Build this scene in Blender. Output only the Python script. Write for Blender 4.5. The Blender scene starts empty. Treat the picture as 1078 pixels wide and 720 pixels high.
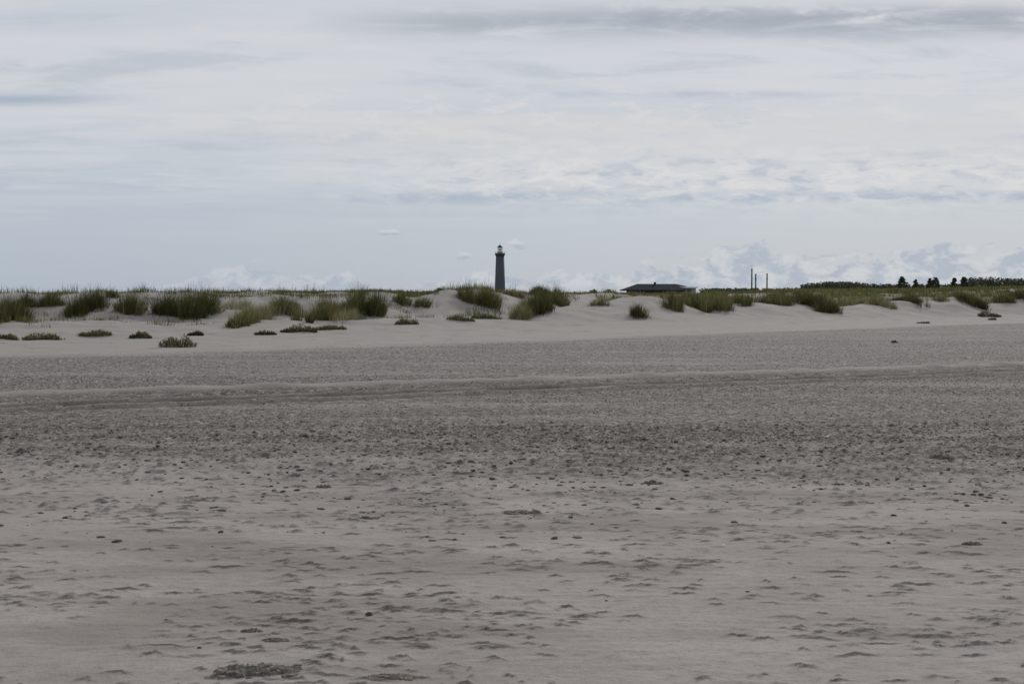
import bpy, math
import numpy as np

rng = np.random.default_rng(7)
scene = bpy.context.scene
COL = scene.collection
EYE = 1.65
FPX = 1400.0            # focal length in pixels of the 1078 px wide photograph
HROW = 312.0            # row of the horizon


# ------------------------------------------------------------------ helpers
def hash01(ix, iy, seed):
    h = (ix.astype(np.int64) * 374761393 + iy.astype(np.int64) * 668265263 + seed * 1442695041) & 0xFFFFFFFF
    h = ((h ^ (h >> 13)) * 1274126177) & 0xFFFFFFFF
    h = ((h ^ (h >> 16)) * 2246822519) & 0xFFFFFFFF
    h = h ^ (h >> 15)
    return (h & 0xFFFFFF) / float(0x1000000)


def noise(x, y, seed=0):
    """gradient noise, about -1..1"""
    ix = np.floor(x); iy = np.floor(y)
    fx = x - ix; fy = y - iy
    ux = fx * fx * fx * (fx * (fx * 6 - 15) + 10); uy = fy * fy * fy * (fy * (fy * 6 - 15) + 10)
    def g(ox, oy):
        a = hash01(ix + ox, iy + oy, seed) * 2 * math.pi
        return np.cos(a) * (fx - ox) + np.sin(a) * (fy - oy)
    a = g(0, 0) * (1 - ux) + g(1, 0) * ux
    b = g(0, 1) * (1 - ux) + g(1, 1) * ux
    return (a * (1 - uy) + b * uy) * 1.5


def fbm(x, y, seed, octs=4):
    s = 0; a = 1.0; t = 0
    for k in range(octs):
        s = s + a * noise(x * 2 ** k, y * 2 ** k, seed + k * 17); t += a; a *= .5
    return s / t


def sstep(a, b, x):
    t = np.clip((x - a) / (b - a), 0, 1)
    return t * t * (3 - 2 * t)


def zrow(row, d):
    return EYE + d * (HROW - row) / FPX


def curve(pts):
    p = np.array(pts, float)
    return lambda xi: np.interp(xi, p[:, 0], p[:, 1])


# ------------------------------------------------------------------ the lie of the land
A_row = curve([(-60, 377), (0, 375), (200, 370), (400, 364), (540, 359), (650, 355), (780, 350), (900, 346), (1000, 342), (1078, 340), (1150, 338)])
C_pts = [(-60, 351, 51), (0, 351, 52), (100, 351, 53), (200, 349, 55), (300, 347, 58), (400, 343, 62), (480, 339.5, 66), (530, 337, 70),
         (560, 331, 74), (590, 324.5, 77), (620, 319.5, 80), (650, 316.5, 82), (672, 315.5, 83), (690, 315.5, 84), (705, 318, 85), (720, 320, 86),
         (747, 326, 87), (770, 322, 88), (800, 319.5, 90), (830, 318, 92), (855, 321, 93), (875, 326, 93), (905, 321, 95), (945, 318.5, 98),
         (985, 317, 100), (1005, 314, 101), (1022, 319, 102), (1034, 324, 102), (1048, 319, 104), (1060, 316, 105), (1078, 315, 106), (1150, 315, 108)]
C_row = curve([(a, b) for a, b, c in C_pts]); C_dep = curve([(a, c) for a, b, c in C_pts])
D_row = curve([(-60, 312), (0, 311), (30, 310), (100, 309), (150, 310), (200, 310), (230, 313), (260, 312), (300, 311), (400, 312), (436, 315), (455, 312), (470, 308),
               (490, 306.5), (510, 307.5), (530, 310), (560, 311), (600, 311), (650, 311.5), (700, 312), (780, 311), (830, 309), (860, 308), (905, 310), (1000, 308), (1078, 305)])
D_dep = curve([(-60, 70), (0, 70), (250, 74), (400, 77), (480, 82), (560, 90), (600, 101), (700, 122), (850, 130), (1078, 142)])
F_row = curve([(-60, 324), (0, 324), (150, 322), (215, 314), (240, 311.5), (300, 309.5), (400, 308.5), (450, 310), (520, 310), (560, 310.5), (640, 311), (735, 311), (800, 308),
               (840, 307), (900, 306), (940, 305.5), (1000, 305), (1078, 304)])
F_dep = curve([(-60, 160), (0, 160), (300, 175), (450, 185), (600, 220), (740, 240), (860, 260), (1078, 260)])


def base_height(x, y):
    yy = np.maximum(y, 2.0)
    xi = np.clip(539 + FPX * x / yy, -60, 1150)
    dA = 2310.0 / (A_row(xi) - HROW)
    dC = C_dep(xi); zC = zrow(C_row(xi), dC)
    dD = D_dep(xi); zD = zrow(D_row(xi), dD)
    dF = F_dep(xi); zF = zrow(F_row(xi), dF)
    dT = dC + 0.28 * (dD - dC)
    zT = zC + np.where(xi < 480, 0.02, -0.45 - 0.25 * sstep(560, 640, xi)) * 1.0
    zT = zC + 0.08 * (zD - zC) * sstep(520, 440, xi) + (zT - zC) * sstep(440, 535, xi)
    dE = 0.5 * (dD + dF); zE = np.minimum(zD, zF) - 0.6
    dG = dF + 70; zG = np.full_like(zF, 1.0)
    z = np.zeros_like(yy)
    dB = dA + .62 * (dC - dA); zB = np.minimum(.16 * zC, .14) + .03
    left = sstep(545, 500, xi)
    dT = dT * (1 - left) + (dC + .50 * (dD - dC)) * left
    zT = zT * (1 - left) + (zC + .10 * (zD - zC)) * left
    knots = [(dA, 0 * dA), (dB, zB), (dC, zC), (dT, zT), (dD, zD), (dE, zE), (dF, zF), (dG, zG)]
    for (d0, z0), (d1, z1) in zip(knots[:-1], knots[1:]):
        t = np.clip((yy - d0) / (d1 - d0), 0, 1)
        s = t * t * (3 - 2 * t)
        z = np.where(yy >= d0, z0 + (z1 - z0) * s, z)
    # wind-worked unevenness of the dunes
    m = sstep(dA + 1, dC + 4, yy) * (1 - .5 * sstep(dF, dG, yy))
    z = z + m * (0.34 * fbm(x / 7.0, y / 4.5, 3, 4) + 0.16 * np.abs(noise(x / 3.0, y / 2.4, 11)) + .03 * noise(x / .9, y / .7, 13))
    far = sstep(300, 700, yy)
    z = z + far * 0.5 * fbm(x / 90.0, y / 90.0, 23, 3)
    return z


def beach_row(x, y):
    """how far up the beach a point is, as the row a flat beach would show it on"""
    return HROW + 2310.0 / np.maximum(y, .5)


# wheel tracks: two nearly parallel ruts
def track_d(x, y, p, q):
    dx, dy = q[0] - p[0], q[1] - p[1]
    L = math.hypot(dx, dy)
    wob = .10 * np.sin(x * .16 + 1) + .03 * noise(x / 1.5, y / 1.5, 95)
    return (-(x - p[0]) * dy + (y - p[1]) * dx) / L + wob     # + is farther up the beach
TR1 = ((-7.7, 19.6), (11.7, 29.6))
TR2 = ((-8.6, 21.5), (12.6, 31.6))


def track_height(x, y):
    d1 = track_d(x, y, *TR1); d2 = track_d(x, y, *TR2)
    g = lambda d, c, w: np.exp(-((d - c) / w) ** 2)
    n = .75 + .5 * noise(x / .8, y / .8, 91)
    h = n * (.05 * g(d1, .42, .14) - .06 * g(d1, .05, .22) + .045 * g(d1, -.38, .13) - .04 * g(d1, -.70, .15))
    h += n * (.085 * g(d2, .58, .20) - .06 * g(d2, .0, .26) + .04 * g(d2, -.5, .14) - .03 * g(d2, -.8, .16))
    sand = np.clip(.35 * g(d1, .5, .12) + .3 * g(d1, -.36, .12) + g(d2, .52, .20) * 1.3, 0, 1)
    rut_shade = np.clip(1.4 * g(d1, .10, .26) + 1.1 * g(d1, -.70, .17) + 1.2 * g(d2, .0, .25) + .4 * g(d2, -.80, .14), 0, 1)  # dark bands that paint the shade of the rut walls
    rut_shade = rut_shade * (1 - np.clip(g(d2, .55, .18), 0, 1))
    return h, sand, rut_shade


# ------------------------------------------------------------------ the sheet of ground
def geo(a, b, r):
    n = int(math.ceil(math.log(b / a) / math.log(r)))
    return a * (b / a) ** (np.arange(n) / n)
yr = np.concatenate([np.linspace(-90, 2.0, 14), np.linspace(2.6, 3.6, 5), geo(3.7, 17, 1.0016), geo(17, 38, 1.0022), geo(38, 110, 1.004), geo(110, 330, 1.009), geo(330, 9000, 1.07), [9000.0]])
half = np.arange(0, .445, .0011)
g_ = half[-1] + .0011 * (1.15 ** np.arange(1, 60) - 1) / .15
hp = np.concatenate([half, g_])
wc = np.concatenate([-hp[::-1][:-1], hp])
NR, NC = len(yr), len(wc)
Y = np.repeat(yr[:, None], NC, 1)
X = wc[None, :] * (np.maximum(Y, 0) + 4.0)
Z = base_height(X, Y)

xi_all = 539 + FPX * X / np.maximum(Y, 2)
dA_all = 2310.0 / (A_row(np.clip(xi_all, -60, 1150)) - HROW)
row = beach_row(X, Y)
wobble = 16.0 * fbm(X / 3.4, Y / 1.5, 41, 4) + .010 * (539 - xi_all.clip(-60, 1150))
near_edge = (1 - sstep(455, 535, row + wobble * 2.2)) ** 1.25                         # 0 on the smooth near sand, 1 on shingle
gravel = near_edge * (1 - sstep(-3.0, 1.0, Y - dA_all + 1.6 * fbm(X / 4, Y / 4, 8, 3)))
patch = sstep(.12, .45, fbm(X / 1.3 + 5, Y / .8, 57, 3)) * sstep(660, 520, row) * .45
gravel = np.maximum(gravel, patch * (Y > 3))
clod = sstep(540, 490, row + wobble * 1.8) * sstep(448, 466, row + wobble * .6)        # the cloddy strip
th, tsand, tshade = track_height(X, Y)
tm = ((Y > 8) & (Y < 60)).astype(float)
th *= tm; tsand *= tm; tshade *= tm
streak = sstep(.25, .5, fbm(X / 6, Y / 1.1, 77, 3)) * sstep(395, 440, row) * .5
band = sstep(-.1, .5, fbm(X / 7, Y / 1.6, 79, 3))
gravel = gravel * (1 - .95 * tsand) * (1 - .95 * tshade ** 2) * (1 - .35 * band) * (1 - streak)
flat = (1 - sstep(-2, 6, Y - dA_all)) * (Y > 1)
# small relief of the beach
SHADE_DAMP = 1.2 * tshade * flat * (.9 + .25 * noise(X / .5, Y / .5, 97))  # colour mask, begun with the painted shade of the ruts
Z = Z + flat * (.016 * fbm(X / 2.2, Y / 1.3, 21, 3))
Z = Z + flat * sstep(30, 12, Y) * (.010 * fbm(X / .55, Y / .33, 29, 3))
Z = Z + flat * gravel * (.014 * noise(X / .16, Y / .16, 31) + .010 * noise(X / .34, Y / .34, 33)) * sstep(60, 25, Y)
Z = Z + th * flat
Z = Z + flat * sstep(20, 9, Y) * (.0045 * fbm(X / .17, Y / .075, 35, 3) + .0035 * np.maximum(fbm(X / .5, Y / .11, 37, 2), 0) * 2)
cl = np.maximum(noise(X / .17, Y / .20, 61), 0) ** 1.5 + .7 * np.maximum(noise(X / .09, Y / .10, 62) - .15, 0)
Z = Z + clod * cl * .050 * sstep(-.5, .35, fbm(X / 1.4, Y / 1.1, 63, 2))


def splat(px, py, rx, ry, fn, ang=0.0, shade_damp=0.0):
    R = max(rx, ry) * 2.2
    r0 = np.searchsorted(yr, py - R); r1 = np.searchsorted(yr, py + R)
    w = px / (max(py, 0) + 4.0); dw = R / (max(py - R, .5) + 4.0) * 1.15
    c0 = np.searchsorted(wc, w - dw); c1 = np.searchsorted(wc, w + dw)
    if r1 <= r0 or c1 <= c0:
        return
    xs = X[r0:r1, c0:c1] - px; ys = Y[r0:r1, c0:c1] - py
    ca, sa = math.cos(ang), math.sin(ang)
    u = (xs * ca + ys * sa) / rx; v = (-xs * sa + ys * ca) / ry
    q = fn(u, v); msk = None
    if isinstance(q, tuple): q, msk = q
    if msk is None: msk = np.clip(np.abs(q) / (np.abs(q).max() + 1e-6), 0, 1)
    Z[r0:r1, c0:c1] += q
    if shade_damp:
        SHADE_DAMP[r0:r1, c0:c1] = np.maximum(SHADE_DAMP[r0:r1, c0:c1], shade_damp * msk)  # holds painted shade on lips, moisture on clods


def pit(depth, rim):
    def f(u, v):
        r2 = u * u + v * v
        return -depth * np.exp(-r2 * 1.6) + rim * np.exp(-((np.sqrt(r2) - 1.25) / .38) ** 2) * (1 + .6 * v).clip(0, 2)
    return f


def lump(h, tail):
    def f(u, v):
        r2 = u * u * np.where(u < 0, 1 / tail, 1.0) + v * v
        return h * np.exp(-r2 * 2.2)
    return f
def scarp(h):
    """a torn lip of sand: steep on the side towards the sea, feathering away behind"""
    def f(u, v):
        p = h * 9000
        e = v + .35 * u * u + .22 * np.sin(u * 3.1 + p) + .20 * np.sin(u * 7.3 + 2 * p) + .12 * np.sin(u * 15 + 3 * p)
        w = np.exp(-u * u * 1.7)
        return h * w * np.clip((e + .16) / .26, 0, 1) * np.exp(-np.maximum(e - .1, 0) * 1.5), np.clip(w * 1.5, 0, 1) * np.exp(-((e - .02) / .42) ** 2)  # second value: mask painting shade onto the steep front of the lip
    return f
# torn lips, scuffs and half-blown footprints on the near sand, in loose patches
k = 0
while k < 4600:
    yy = 4.4 * (14.5 / 4.4) ** rng.random()
    xx = (rng.random() * 2 - 1) * .50 * (yy + 2.5)
    if noise(np.array(xx / 1.5 + 3), np.array(yy / .8), 101) < rng.uniform(-.5, .45):
        continue
    k += 1
    s = rng.uniform(.018, .085) * (.6 + .035 * yy) * (1.9 if rng.random() < .13 else 1)
    splat(xx, yy, s, rng.uniform(.03, .06) * (.7 + .04 * yy), scarp(rng.uniform(.005, .012) * (.6 + 4.5 * s)), rng.uniform(-.3, .3), 1.15 * rng.random() ** .7)  # last value: strength of the shade painted on the lip
# clods thrown up out of the prints, thinning towards the sea
k = 0
while k < 7000:
    yy = rng.uniform(9.0, 17) if rng.random() < .88 else rng.uniform(4.5, 10)
    xx = (rng.random() * 2 - 1) * .46 * (yy + 2)
    if noise(np.array(xx / 1.6), np.array(yy / .9), 131) * .8 + (yy - 12.6) * .20 < rng.uniform(-.55, .75):
        continue
    k += 1
    s = rng.uniform(.010, .030) * (1.0 if yy > 9 else .6) * (1.5 if rng.random() < .05 else 1)
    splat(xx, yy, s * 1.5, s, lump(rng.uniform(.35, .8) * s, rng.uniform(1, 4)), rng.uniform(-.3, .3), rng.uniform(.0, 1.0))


def ground_z(px, py):
    """bilinear height of the finished sheet"""
    px = np.asarray(px, float); py = np.asarray(py, float)
    r = np.clip(np.searchsorted(yr, py) - 1, 0, NR - 2)
    t = (py - yr[r]) / (yr[r + 1] - yr[r])
    w = px / (np.maximum(py, 0) + 4.0)
    c = np.clip(np.searchsorted(wc, w) - 1, 0, NC - 2)
    s = (w - wc[c]) / (wc[c + 1] - wc[c])
    return (Z[r, c] * (1 - t) * (1 - s) + Z[r + 1, c] * t * (1 - s) + Z[r, c + 1] * (1 - t) * s + Z[r + 1, c + 1] * t * s)


def on_ground(xi, rw, far=330.0):
    """the spot of ground seen at a pixel of the photograph"""
    d = np.concatenate([np.arange(4.0, 20, .02), np.arange(20, far, .1)])
    x = (xi - 539) / FPX * d
    ray = EYE + d * (HROW - rw) / FPX
    z = ground_z(x, d)
    hit = np.nonzero(ray <= z)[0]
    if len(hit) == 0:
        k = np.argmax((z - EYE) / d * (d < 150) - 9 * (d >= 150))   # just the skyline
    else:
        k = hit[0]
    return x[k], d[k]


veg = np.zeros_like(Z)
xc_ = np.clip(xi_all, -60, 1150)
right = sstep(600, 660, xc_)
dstart = C_dep(xc_) * right + (D_dep(xc_) + 8) * (1 - right)
veg = sstep(1.5, 5.0, Y - dstart + 3.5 * fbm(X / 5, Y / 9, 83, 3))
bare = sstep(.12, .35, fbm(X / 13, Y / 22, 87, 3)) * (1 - sstep(180, 240, Y))
veg = veg * (1 - .85 * bare)
tone = fbm(X / 2.4, Y / .7, 301, 5)


def mesh_from(name, verts, faces, mat=None, attrs=None, smooth=False, mats=None, mat_idx=None):
    """verts (N,3); faces (M,3) or (M,4) arrays"""
    me = bpy.data.meshes.new(name)
    verts = np.ascontiguousarray(verts, np.float32); faces = np.ascontiguousarray(faces, np.int32)
    k = faces.shape[1]
    me.vertices.add(len(verts)); me.vertices.foreach_set('co', verts.ravel())
    me.loops.add(faces.size); me.loops.foreach_set('vertex_index', faces.ravel())
    me.polygons.add(len(faces))
    me.polygons.foreach_set('loop_start', np.arange(0, faces.size, k, dtype=np.int32))
    me.polygons.foreach_set('loop_total', np.full(len(faces), k, np.int32))
    me.polygons.foreach_set('use_smooth', np.full(len(faces), smooth, bool))
    for m in (mats or ([mat] if mat else [])):
        me.materials.append(m)
    if mat_idx is not None:
        me.polygons.foreach_set('material_index', np.ascontiguousarray(mat_idx, np.int32))
    for an, av in (attrs or {}).items():
        at = me.attributes.new(an, 'FLOAT', 'POINT'); at.data.foreach_set('value', np.ascontiguousarray(av, np.float32).ravel())
    me.update(calc_edges=True); me.validate()
    o = bpy.data.objects.new(name, me); COL.objects.link(o)
    return o


def tag(o, label=None, cat=None, group=None, kind=None):
    if label: o['label'] = label
    if cat: o['category'] = cat
    if group: o['group'] = group
    if kind: o['kind'] = kind
    return o


# ------------------------------------------------------------------ materials
class NT:
    def __init__(self, tree):
        self.t = tree; self.n = tree.nodes; self.l = tree.links
    def node(self, typ, **kw):
        nd = self.n.new(typ)
        for k, v in kw.items():
            setattr(nd, k, v)
        return nd
    def put(self, sock, v):
        if hasattr(v, 'is_output') or isinstance(v, bpy.types.NodeSocket):
            self.l.new(v, sock)
        else:
            sock.default_value = v
    def math(self, op, a, b=0.0, c=0.0, clamp=False):
        nd = self.node('ShaderNodeMath', operation=op, use_clamp=clamp)
        for s, v in zip(nd.inputs, (a, b, c)):
            self.put(s, v)
        return nd.outputs[0]
    def mix(self, f, a, b, blend='MIX'):
        nd = self.node('ShaderNodeMix', data_type='RGBA', blend_type=blend)
        self.put(nd.inputs[0], f); self.put(nd.inputs[6], a); self.put(nd.inputs[7], b)
        return nd.outputs[2]
    def noise(self, vec, scale, detail=3, rough=.55, dist=0.0):
        nd = self.node('ShaderNodeTexNoise')
        if vec is not None: self.l.new(vec, nd.inputs['Vector'])
        nd.inputs['Scale'].default_value = scale; nd.inputs['Detail'].default_value = detail
        nd.inputs['Roughness'].default_value = rough; nd.inputs['Distortion'].default_value = dist
        return nd.outputs['Fac']
    def remap(self, v, a, b, c=0.0, d=1.0, smooth=True):
        nd = self.node('ShaderNodeMapRange', interpolation_type='SMOOTHSTEP' if smooth else 'LINEAR')
        self.put(nd.inputs['Value'], v)
        for s, q in zip(('From Min', 'From Max', 'To Min', 'To Max'), (a, b, c, d)):
            nd.inputs[s].default_value = q
        return nd.outputs[0]
    def attr(self, name):
        return self.node('ShaderNodeAttribute', attribute_name=name).outputs['Fac']
    def ramp(self, f, stops):
        nd = self.node('ShaderNodeValToRGB')
        el = nd.color_ramp.elements
        while len(el) < len(stops): el.new(.5)
        for e, (p, c) in zip(el, stops):
            e.position = p; e.color = (*c, 1)
        self.put(nd.inputs[0], f)
        return nd.outputs[0]


def material(name):
    m = bpy.data.materials.new(name); m.use_nodes = True
    nt = NT(m.node_tree)
    return m, nt, m.node_tree.nodes['Principled BSDF']


def plain(name, col, rough=.8, var=.15, scale=3.0, metal=0.0):
    m, nt, b = material(name)
    co = nt.node('ShaderNodeTexCoord').outputs['Object']
    f = nt.noise(co, scale, 4)
    c = nt.mix(nt.remap(f, .3, .7), tuple(x * (1 - var) for x in col) + (1,), tuple(min(1, x * (1 + var)) for x in col) + (1,))
    nt.l.new(c, b.inputs['Base Color']); b.inputs['Roughness'].default_value = rough
    b.inputs['Specular IOR Level'].default_value = .25; b.inputs['Metallic'].default_value = metal
    return m


def ground_material():
    m, nt, b = material('beach_sand')
    pos = nt.node('ShaderNodeNewGeometry').outputs['Position']
    gr = nt.attr('gravel'); vg = nt.attr('veg'); gy = nt.attr('grey'); tn = nt.attr('tone'); dn = nt.attr('dune'); sdp = nt.attr('shade_damp')
    n1 = nt.noise(pos, .9, 5, .6); n2 = nt.noise(pos, 14, 4, .65); n3 = nt.noise(pos, 90, 2)
    sand = nt.mix(nt.remap(n1, .3, .7), (.272, .243, .222, 1), (.330, .298, .274, 1))
    sand = nt.mix(nt.remap(n2, .40, .75, 0, .45), sand, (.195, .168, .147, 1))
    n4 = nt.noise(pos, 48, 3, .7)
    sand = nt.mix(nt.remap(n4, .52, .72, 0, .55), sand, (.17, .147, .130, 1))
    sand = nt.mix(nt.remap(n4, .30, .20, 0, .5), sand, (.46, .42, .38, 1))
    sand = nt.mix(nt.remap(tn, -.12, .35, 0, .65), sand, (.20, .174, .155, 1))       # damp, windswept streaks
    sand = nt.mix(nt.math('MULTIPLY', dn, .8), sand, (.275, .251, .233, 1))                # dry dune sand
    vo = nt.node('ShaderNodeTexVoronoi', feature='F1'); nt.l.new(pos, vo.inputs['Vector']); vo.inputs['Scale'].default_value = 30
    sep = nt.node('ShaderNodeSeparateColor'); nt.l.new(vo.outputs['Color'], sep.inputs[0])
    vo2 = nt.node('ShaderNodeTexVoronoi', feature='F1'); nt.l.new(pos, vo2.inputs['Vector']); vo2.inputs['Scale'].default_value = 12
    sep2 = nt.node('ShaderNodeSeparateColor'); nt.l.new(vo2.outputs['Color'], sep2.inputs[0])
    v = nt.math('ADD', nt.math('MULTIPLY', sep.outputs[0], .55), nt.math('MULTIPLY', sep2.outputs[1], .45))
    gb = nt.ramp(v, [(0.12, (.060, .051, .043)), (.42, (.122, .106, .090)), (.72, (.178, .157, .134)), (.95, (.36, .33, .30))])
    gg = nt.ramp(v, [(0.12, (.078, .070, .064)), (.42, (.140, .128, .118)), (.72, (.195, .180, .167)), (.95, (.42, .395, .37))])
    peb = nt.mix(gy, gb, gg)
    gm = nt.math('MULTIPLY', gr, nt.remap(n2, .2, .62, .55, 1.0), clamp=True)
    c = nt.mix(gm, sand, peb)
    c = nt.mix(nt.math('MULTIPLY', sdp, .85, clamp=True), c, (.066, .057, .051, 1))              # painted shade of lip fronts and ruts, plus moist clods
    gn = nt.noise(pos, .5, 5, .7)
    green = nt.ramp(gn, [(.3, (.052, .056, .022)), (.5, (.085, .085, .034)), (.7, (.14, .13, .062))])
    c = nt.mix(vg, c, green)
    nt.l.new(c, b.inputs['Base Color'])
    b.inputs['Roughness'].default_value = .95; b.inputs['Specular IOR Level'].default_value = .12
    bp = nt.node('ShaderNodeBump'); bp.inputs['Strength'].default_value = .8; bp.inputs['Distance'].default_value = .012
    h = nt.math('ADD', nt.math('ADD', nt.math('MULTIPLY', n3, .3), nt.math('MULTIPLY', n4, .5)), nt.math('MULTIPLY', nt.math('MULTIPLY', vo.outputs['Distance'], -1.0), gr))
    h = nt.math('ADD', h, nt.math('MULTIPLY', n2, .9))
    nt.l.new(h, bp.inputs['Height']); nt.l.new(bp.outputs[0], b.inputs['Normal'])
    return m


def leaf_material(name, stops, transl=.3):
    m, nt, b = material(name)
    c = nt.ramp(nt.attr('tint'), stops)
    nt.l.new(c, b.inputs['Base Color']); b.inputs['Roughness'].default_value = .7; b.inputs['Specular IOR Level'].default_value = .15
    tr = nt.node('ShaderNodeBsdfTranslucent'); nt.l.new(c, tr.inputs['Color'])
    mx = nt.node('ShaderNodeMixShader'); mx.inputs[0].default_value = transl
    nt.l.new(b.outputs[0], mx.inputs[1]); nt.l.new(tr.outputs[0], mx.inputs[2])
    nt.l.new(mx.outputs[0], nt.n['Material Output'].inputs['Surface'])
    return m

M_ground = ground_material()
M_grass = leaf_material('marram_blades', [(0, (.050, .048, .020)), (.35, (.094, .098, .034)), (.65, (.165, .160, .058)), (.85, (.25, .22, .12)), (1, (.34, .30, .19))])
M_leaf = leaf_material('beach_plant_leaves', [(0, (.042, .046, .022)), (.5, (.105, .108, .040)), (1, (.20, .19, .08))])
M_needle = leaf_material('needles', [(0, (.034, .042, .028)), (.5, (.056, .068, .040)), (1, (.10, .108, .058))], .2)
M_bark = plain('bark', (.07, .055, .045), .9)
M_granite = plain('grey_brick', (.074, .078, .090), .9, .12, 1.2)
M_granite_dark = plain('dark_brick', (.058, .059, .065), .9, .12, 1.2)
M_copper = plain('weathered_copper', (.055, .065, .065), .6, .2)
M_white = plain('white_paint', (.72, .72, .70), .6, .05)
M_slate = plain('slate_roofing', (.033, .036, .047), .95, .2, 1.5)
M_slate.node_tree.nodes['Principled BSDF'].inputs['Specular IOR Level'].default_value = .02
M_brick = plain('brown_brick', (.12, .085, .075), .85, .2, 2)
M_tim = plain('weathered_timber', (.11, .10, .095), .85, .2, 4)
M_pole = plain('painted_steel', (.075, .082, .090), .6, .2)
M_pane, _nt, _b = material('window_glass')
_b.inputs['Base Color'].default_value = (.05, .06, .07, 1); _b.inputs['Roughness'].default_value = .08
M_lant, _nt, _b = material('lantern_glass')
_b.inputs['Base Color'].default_value = (.9, .93, .95, 1); _b.inputs['Roughness'].default_value = .05
_b.inputs['Transmission Weight'].default_value = .92; _b.inputs['IOR'].default_value = 1.05

# ground object
idx = np.arange(NR * NC).reshape(NR, NC)
F = np.stack([idx[:-1, :-1], idx[:-1, 1:], idx[1:, 1:], idx[1:, :-1]], -1).reshape(-1, 4)
grey = sstep(-4, 7, track_d(X, Y, *TR2) + 3 * fbm(X / 5, Y / 3, 451, 3))
dune = sstep(-1, 6, Y - dA_all) * (1 - .0 * veg)
ground = mesh_from('ground', np.stack([X, Y, Z], -1).reshape(-1, 3), F, M_ground,
                   {'gravel': gravel, 'veg': veg, 'grey': grey, 'tone': tone * sstep(15, 9, Y), 'dune': dune, 'shade_damp': SHADE_DAMP}, True)
tag(ground, kind='structure')

# ------------------------------------------------------------------ pebbles and clods of the shingle (uncountable)
ICO = []
ph = (1 + 5 ** .5) / 2
icov = np.array([(-1, ph, 0), (1, ph, 0), (-1, -ph, 0), (1, -ph, 0), (0, -1, ph), (0, 1, ph), (0, -1, -ph), (0, 1, -ph), (ph, 0, -1), (ph, 0, 1), (-ph, 0, -1), (-ph, 0, 1)], float)
icov /= np.linalg.norm(icov[0])
icof = np.array([(0, 11, 5), (0, 5, 1), (0, 1, 7), (0, 7, 10), (0, 10, 11), (1, 5, 9), (5, 11, 4), (11, 10, 2), (10, 7, 6), (7, 1, 8), (3, 9, 4), (3, 4, 2), (3, 2, 6), (3, 6, 8), (3, 8, 9), (4, 9, 5), (2, 4, 11), (6, 2, 10), (8, 6, 7), (9, 8, 1)])


def stones(px, py, size, flatness=.6):
    n = len(px)
    z = ground_z(px, py)
    jit = 1 + .55 * (rng.random((n, 12)) - .5)
    v = icov[None] * jit[:, :, None] * size[:, None, None]
    v[:, :, 0] *= rng.uniform(.9, 1.6, n)[:, None]
    a = rng.random(n) * 2 * math.pi
    ca, sa = np.cos(a)[:, None], np.sin(a)[:, None]
    vx = v[:, :, 0] * ca - v[:, :, 1] * sa; vy = v[:, :, 0] * sa + v[:, :, 1] * ca
    fl = rng.uniform(flatness - .2, flatness + .15, n)[:, None]
    vz = v[:, :, 2] * fl
    out = np.stack([vx + px[:, None], vy + py[:, None], vz + (z + size * fl[:, 0] * .30)[:, None]], -1)
    f = icof[None] + (np.arange(n) * 12)[:, None, None]
    return out.reshape(-1, 3), f.reshape(-1, 3), np.repeat(rng.random(n), 12)


def gravel_at(px, py):
    r = np.clip(np.searchsorted(yr, py), 0, NR - 1); c = np.clip(np.searchsorted(wc, px / (py + 4.0)), 0, NC - 1)
    return gravel[r, c], clod[r, c]


def scatter(n, y0, y1, power=1.0):
    py = y0 + (y1 - y0) * rng.random(n) ** power
    px = (rng.random(n) * 2 - 1) * (.40 * py + 2.5)
    return px, py
PX, PY, SZ = [], [], []
for n, y0, y1, s0, s1 in ((30000, 9.5, 17, .005, .018), (40000, 15, 28, .006, .017), (46000, 22, 50, .007, .019), (12000, 40, 85, .010, .024)):
    px, py = scatter(n, y0, y1)
    g, c = gravel_at(px, py)
    keep = rng.random(n) < np.maximum(g ** 1.5, .0)
    px, py = px[keep], py[keep]
    PX.append(px); PY.append(py); SZ.append(s0 + (s1 - s0) * rng.random(len(px)) ** 2.5)
px, py = scatter(24000, 8.0, 17.5)
k_ = fbm(px / 1.5, py / .8, 141, 3) * 1.3 + (py - 12.2) * .24 - np.maximum(py - 15.2, 0) * .5
keep = (rng.random(len(px)) * 1.5 - .55 < k_) & (rng.random(len(px)) < .55)
NCR = keep.sum(); PX.append(px[keep]); PY.append(py[keep]); SZ.append(.006 + .024 * rng.random(NCR) ** 2.6)
px, py = scatter(1500, 4.2, 11.5)
g, c = gravel_at(px, py); keep = rng.random(len(px)) < .08 + g
PX.append(px[keep]); PY.append(py[keep]); SZ.append(.003 + .009 * rng.random(keep.sum()) ** 3)
PX = np.concatenate(PX); PY = np.concatenate(PY); SZ = np.concatenate(SZ)
m, nt, b = material('pebbles')
c = nt.ramp(nt.attr('tint'), [(0, (.055, .048, .042)), (.45, (.115, .102, .090)), (.72, (.18, .163, .147)), (.9, (.34, .31, .28)), (1, (.58, .55, .51))])
nt.l.new(c, b.inputs['Base Color']); b.inputs['Roughness'].default_value = .9; b.inputs['Specular IOR Level'].default_value = .15
M_peb = m
v, f, t = stones(PX, PY, SZ, .42)
t = np.where(np.repeat((PY < 17.5) & (SZ > .012), 12), t * .75, t)
shingle = mesh_from('shingle', v, f, M_peb, {'tint': t}, True)
tag(shingle, 'loose pebbles and crumbs of dark shingle spread in a broad band across the beach', 'shingle', kind='stuff')


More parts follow.
